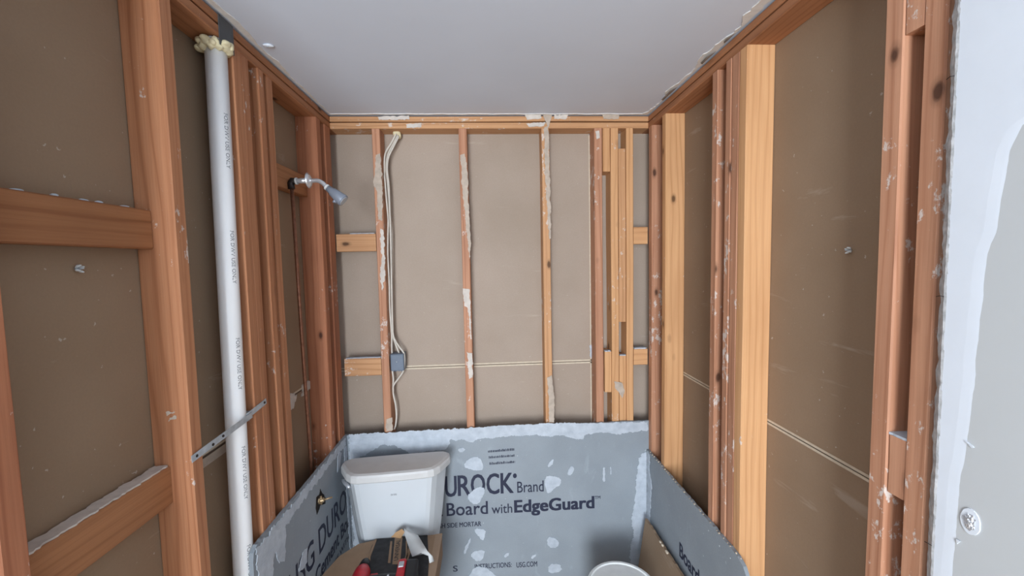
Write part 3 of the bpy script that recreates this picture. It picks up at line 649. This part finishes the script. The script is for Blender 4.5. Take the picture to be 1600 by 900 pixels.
# ------------------------------------------------------------ toilet
TR = math.radians(4.3); tl = empty('toilet', (-.448, 1.875, 0)); tl.rotation_euler = (0, 0, TR)
tag(tl, 'white toilet with a faceted tank standing in the left back corner', 'toilet')
def plan(hb, hm, hf, ym, yf, z, k=2, w=.12, yb=0.):
    p = chaikin([(-hb, yb), (hb, yb), (hm, ym), (hf, yf), (-hf, yf), (-hm, ym)], 1, w); p = chaikin([(q[0], q[1]) for q in p], 1, .25)
    return [(q[0], q[1], z) for q in p]
rg = []
for t in (0, .03, .1, .25, .5, .75, 1):
    s = .74 + .26 * min(1, t ** .62 * 1.0); z = .415 + (.802 - .415) * t
    rg.append(plan(.222 * s, .226 * s, .170 * (.77 + .23 * t), -.052, -.105 - .054 * t ** .6, z, 2, .1))
loft('tank', rg, M['porcelain'], tl, False)
rg = [plan(.232, .240, .176, -.052, -.166, .801), plan(.238, .246, .180, -.054, -.171, .806), plan(.238, .246, .180, -.054, -.171, .828), plan(.234, .242, .176, -.053, -.167, .836), plan(.222, .230, .166, -.050, -.156, .8405)]
loft('tank_lid', rg, M['porclid'], tl, False)
# bowl, foot, seat
def oval(cx, cy, ax, ay, z, n=36): return [(cx + ax * math.cos(2 * math.pi * k / n), cy + ay * math.sin(2 * math.pi * k / n) * (1 if math.sin(2 * math.pi * k / n) < 0 else .8), z) for k in range(n)]
loft('bowl', [oval(0, -.30, .12, .26, 0), oval(0, -.30, .115, .25, .06), oval(0, -.33, .10, .22, .16), oval(0, -.38, .15, .27, .28), oval(0, -.40, .185, .30, .385), oval(0, -.40, .19, .305, .40)], M['porcelain'], tl)
loft('seat', [oval(0, -.405, .192, .30, .401), oval(0, -.405, .196, .305, .408), oval(0, -.405, .194, .30, .418), oval(0, -.405, .18, .29, .424)], M['porcelain'], tl)
box('tank_shelf', (-.13, -.16, .30), (.13, -.02, .416), M['porcelain'], tl, .02)
lv = on_y(538, 752, 1.80); inv = tl.matrix_basis
tl_m = Matrix.Translation(Vector((-.448, 1.875, 0))) @ Matrix.Rotation(TR, 4, 'Z'); ti = tl_m.inverted()
la = ti @ on_y(535, 752, 1.775); lb_ = ti @ on_y(546, 762, 1.73)
o = tube('flush_lever', [la + Vector((.02, .012, .002)), la, la.lerp(lb_, .5) + Vector((0, 0, .001)), lb_], [.006, .0085, .0078, .0062], M['chrome'], tl, 12); lab(o, 'chrome flush lever')
bm = bmesh.new()
for dx, wd in ((-.012, .004), (-.006, .003), (.001, .005), (.008, .004)):
    for zz in (0, .0045): box_bm(bm, (dx, -.1592, .735 + zz), (dx + wd, -.1585, .7362 + zz))
from_bm('tank_mark', bm, M['greyink'], tl)

# ------------------------------------------------------------ cardboard box on the toilet seat
ZT = .53
cb = empty('cardboard_box', (-.42, 1.50, .43)); tag(cb, 'brown cardboard box with black print lying on the toilet seat', 'cardboard box')
O_ = Vector((-.42, 1.50, .43))
top = [on_z(a, b, ZT) for a, b in ((590, 843), (560, 850), (530, 869), (505, 897))]
outline = [Vector((p.x, p.y, 0)) for p in top] + [Vector((-.675, 1.42, 0)), Vector((-.655, 1.36, 0)), Vector((-.235, 1.36, 0)), Vector((-.236, 1.745, 0)), Vector((-.40, 1.727, 0))]
def prism(name, out, z0, z1, mat, parent, org):
    bm = bmesh.new(); a = [bm.verts.new(Vector((p.x, p.y, z0)) - org) for p in out]; b = [bm.verts.new(Vector((p.x, p.y, z1)) - org) for p in out]
    bm.faces.new(a[::-1]); bm.faces.new(b)
    for i in range(len(out)): j = (i + 1) % len(out); bm.faces.new((a[i], a[j], b[j], b[i]))
    return from_bm(name, bm, mat, parent)
prism('box_body', [Vector((p.x * .99 - .004, p.y, 0)) for p in outline if p.x > -.62] + [], .432, ZT - .004, M['card'], cb, O_)
prism('top_flap', outline, ZT - .0035, ZT, M['card'], cb, O_)
M['cardpale'] = plain('pale_cardboard_edge', (160, 136, 114), .85, var=.06, vscale=20)
prism('edge_fold', [Vector(p) for p in ((-.262, 1.36, 0), (-.2345, 1.36, 0), (-.2355, 1.745, 0), (-.266, 1.742, 0))], ZT, ZT + .0015, M['cardpale'], cb, O_)
pr = [on_z(a, b, ZT + .0003) for a, b in ((588, 842), (611, 841), (640, 838), (668, 836), (670, 880), (668, 915), (570, 915), (573, 885), (576, 868), (581, 853))]
prism('black_print', [Vector((p.x, p.y, 0)) for p in pr], ZT, ZT + .0006, M['boxprint'], cb, O_)
def pquad(pxs, mat, name='print_stripe', dz=.0012):
    q = [on_z(a, b, ZT) for a, b in pxs]; prism(name, [Vector((p.x, p.y, 0)) for p in q], ZT + .0005, ZT + dz, mat, cb, O_)
pquad([(617, 840), (629, 839), (625, 882), (613, 882)], M['card']); pquad([(610, 846), (613, 846), (610, 880), (606, 880)], M['card']); pquad([(586, 843), (589, 843), (579, 870), (578, 885), (575, 885), (576, 868)], M['card'])
pquad([(640, 850), (643, 860), (634, 885), (631, 885)], M['card']); pquad([(634, 845), (636, 845), (637, 870), (630, 884), (629, 882), (634, 868)], M['card'])
a_ = on_z(615.5, 876, ZT); b_ = on_z(619.8, 844, ZT); u_ = (b_ - a_); wl_ = u_.length; u_.normalize(); v_ = Vector((0, 0, 1)).cross(u_)
lt = lettering('UNIVERSAL', a_ - O_ + Vector((.016, 0, .0009)), u_, v_, wl_, .016, M['boxprint'], cb, .0004)
# torn scrap and white strip
M['scrap'] = plain('torn_tan_card', (178, 142, 104), .85, var=.1, vscale=50)
ts = [on_y(a, b, 1.695) for a, b in ((611, 839), (618, 832), (628, 826), (633, 830), (627, 840))]
s_ = ragged('torn_card_scrap', ts, (0, -1, .2), .002, M['scrap'], None, .001, .005); tag(s_, 'small torn tan cardboard scrap at the foot of the tank', 'cardboard scrap')
rows = [((631, 826), (639, 829), 1.70, 1.70), ((633, 838), (653, 836), 1.68, 1.675), ((637, 850), (660, 848), 1.63, 1.62), ((644, 870), (668, 861), 1.55, 1.55), ((658, 864), (673, 866), 1.55, 1.55), ((669, 868), (676, 869), 1.55, 1.56), ((671, 880), (678, 877), 1.545, 1.555)]
bm = bmesh.new(); rv = [(bm.verts.new(on_y(*a, ya)), bm.verts.new(on_y(*b, yb))) for a, b, ya, yb in rows]
for i in range(len(rv) - 1): bm.faces.new((rv[i][0], rv[i][1], rv[i + 1][1], rv[i + 1][0]))
bmesh.ops.subdivide_edges(bm, edges=bm.edges[:], cuts=1)
ws = from_bm('plastic_strip', bm, M['whitestrip'], None, True); so = ws.modifiers.new('s', 'SOLIDIFY'); so.thickness = .0015
tag(ws, 'bent white plastic strip draped over the drill battery', 'strip')

# ------------------------------------------------------------ cordless drill
dr = empty('cordless_drill', (-.505, 1.440, ZT + .036)); dr.rotation_euler = (0, 0, math.radians(4))
tag(dr, 'red and black cordless drill lying on the cardboard box', 'drill')
bm = bmesh.new(); tube_bm(bm, [(0, -.11, 0), (0, -.10, 0), (0, -.03, .001), (0, .03, 0), (0, .06, 0), (0, .075, 0)], [.022, .031, .034, .033, .029, .022], 22); from_bm('motor_housing', bm, M['drillred'], dr, True)
bm = bmesh.new(); tube_bm(bm, [(0, .072, 0), (0, .085, 0), (0, .11, 0), (0, .122, 0)], [.021, .022, .017, .009], 18); from_bm('chuck', bm, M['drillblack'], dr, True)
for y in (-.09, -.075, -.06): tube('vent_ring', [(0, y, 0), (0, y + .004, 0)], .0345, M['drillblack'], dr, 22)
bm = bmesh.new(); tube_bm(bm, smooth_path([(.02, .0, 0), (.06, .004, .0), (.10, .004, 0), (.145, 0, 0)], 4), .024, 18, True, .8); from_bm('grip', bm, M['drillblack'], dr, True)
bm = bmesh.new(); box_bm(bm, (.035, .022, -.008), (.062, .036, .008), .003); from_bm('trigger', bm, M['drillred'], dr)
bm = bmesh.new(); box_bm(bm, (.135, -.07, -.033), (.168, .062, .038), .010); o = from_bm('battery_foot', bm, M['drillred'], dr)
bm = bmesh.new(); box_bm(bm, (.164, -.072, -.033), (.212, .060, .034), .010); from_bm('battery', bm, M['drillblack'], dr)
bm = bmesh.new(); box_bm(bm, (.140, .012, .034), (.160, .040, .041), .003); from_bm('battery_latch', bm, M['galv'], dr)
blob('screw', (.105, .0, .021), .004, M['galv'], dr, 0, (1, 1, .6), 10, 2)

# ------------------------------------------------------------ bucket and leaning offcut
bk_ = empty('bucket', (.522, 1.562, 0)); tag(bk_, 'white round bucket with its lid on, in front of the back board', 'bucket')
def circ(r, z, n=48): return [(r * math.cos(2 * math.pi * k / n), r * math.sin(2 * math.pi * k / n), z) for k in range(n)]
loft('bucket_body', [circ(.122, .0), circ(.128, .01), circ(.138, .34), circ(.143, .341), circ(.143, .350), circ(.138, .351), circ(.138, .366)], M['bucket'], bk_, False)
loft('bucket_lid', [circ(.1435, .352), circ(.1465, .355), circ(.1465, .378), circ(.143, .382), circ(.134, .382), circ(.131, .377), circ(.03, .378)], M['bucket'], bk_, False)
wirep = [(.147 * math.cos(t), .147 * math.sin(t), .35 - .09 * math.sin(t - math.pi * 1.0) ** 2 * 1.0) for t in [math.pi + math.pi * k / 20 for k in range(21)]]
tube('bail_handle', wirep, .0025, M['galv'], bk_, 8)
oc = empty('drywall_offcut', (0, 0, 0)); tag(oc, 'brown drywall offcut leaning against the right cement board', 'drywall offcut')
bm = bmesh.new()
P4 = [Vector((.752, 1.90, .440)), Vector((.752, 1.34, .452)), Vector((.690, 1.34, .01)), Vector((.690, 1.90, .01))]; nn = (P4[1] - P4[0]).cross(P4[3] - P4[0]).normalized(); nn = nn if nn.x < 0 else -nn
A = []
for i in range(4):
    k = 30 if i == 0 else 1
    for j in range(k):
        p = P4[i].lerp(P4[(i + 1) % 4], j / k); A.append(p + Vector((0, 0, rnd.uniform(-.003, .003) if i == 0 and j else 0)))
va = [bm.verts.new(p) for p in A]; vb = [bm.verts.new(p - nn * .012) for p in A]; bm.faces.new(va)
bm.faces.new(vb[::-1])
for i in range(len(A)): j = (i + 1) % len(A); bm.faces.new((va[i], va[j], vb[j], vb[i]))
from_bm('panel', bm, M['paperside'], oc)
for y in (1.72, 1.70, 1.655, 1.66): blob('plaster_crumb', (.752, y, .446), .006, M['cream'], oc, .3, (1, 1.4, .8), 100, 2)
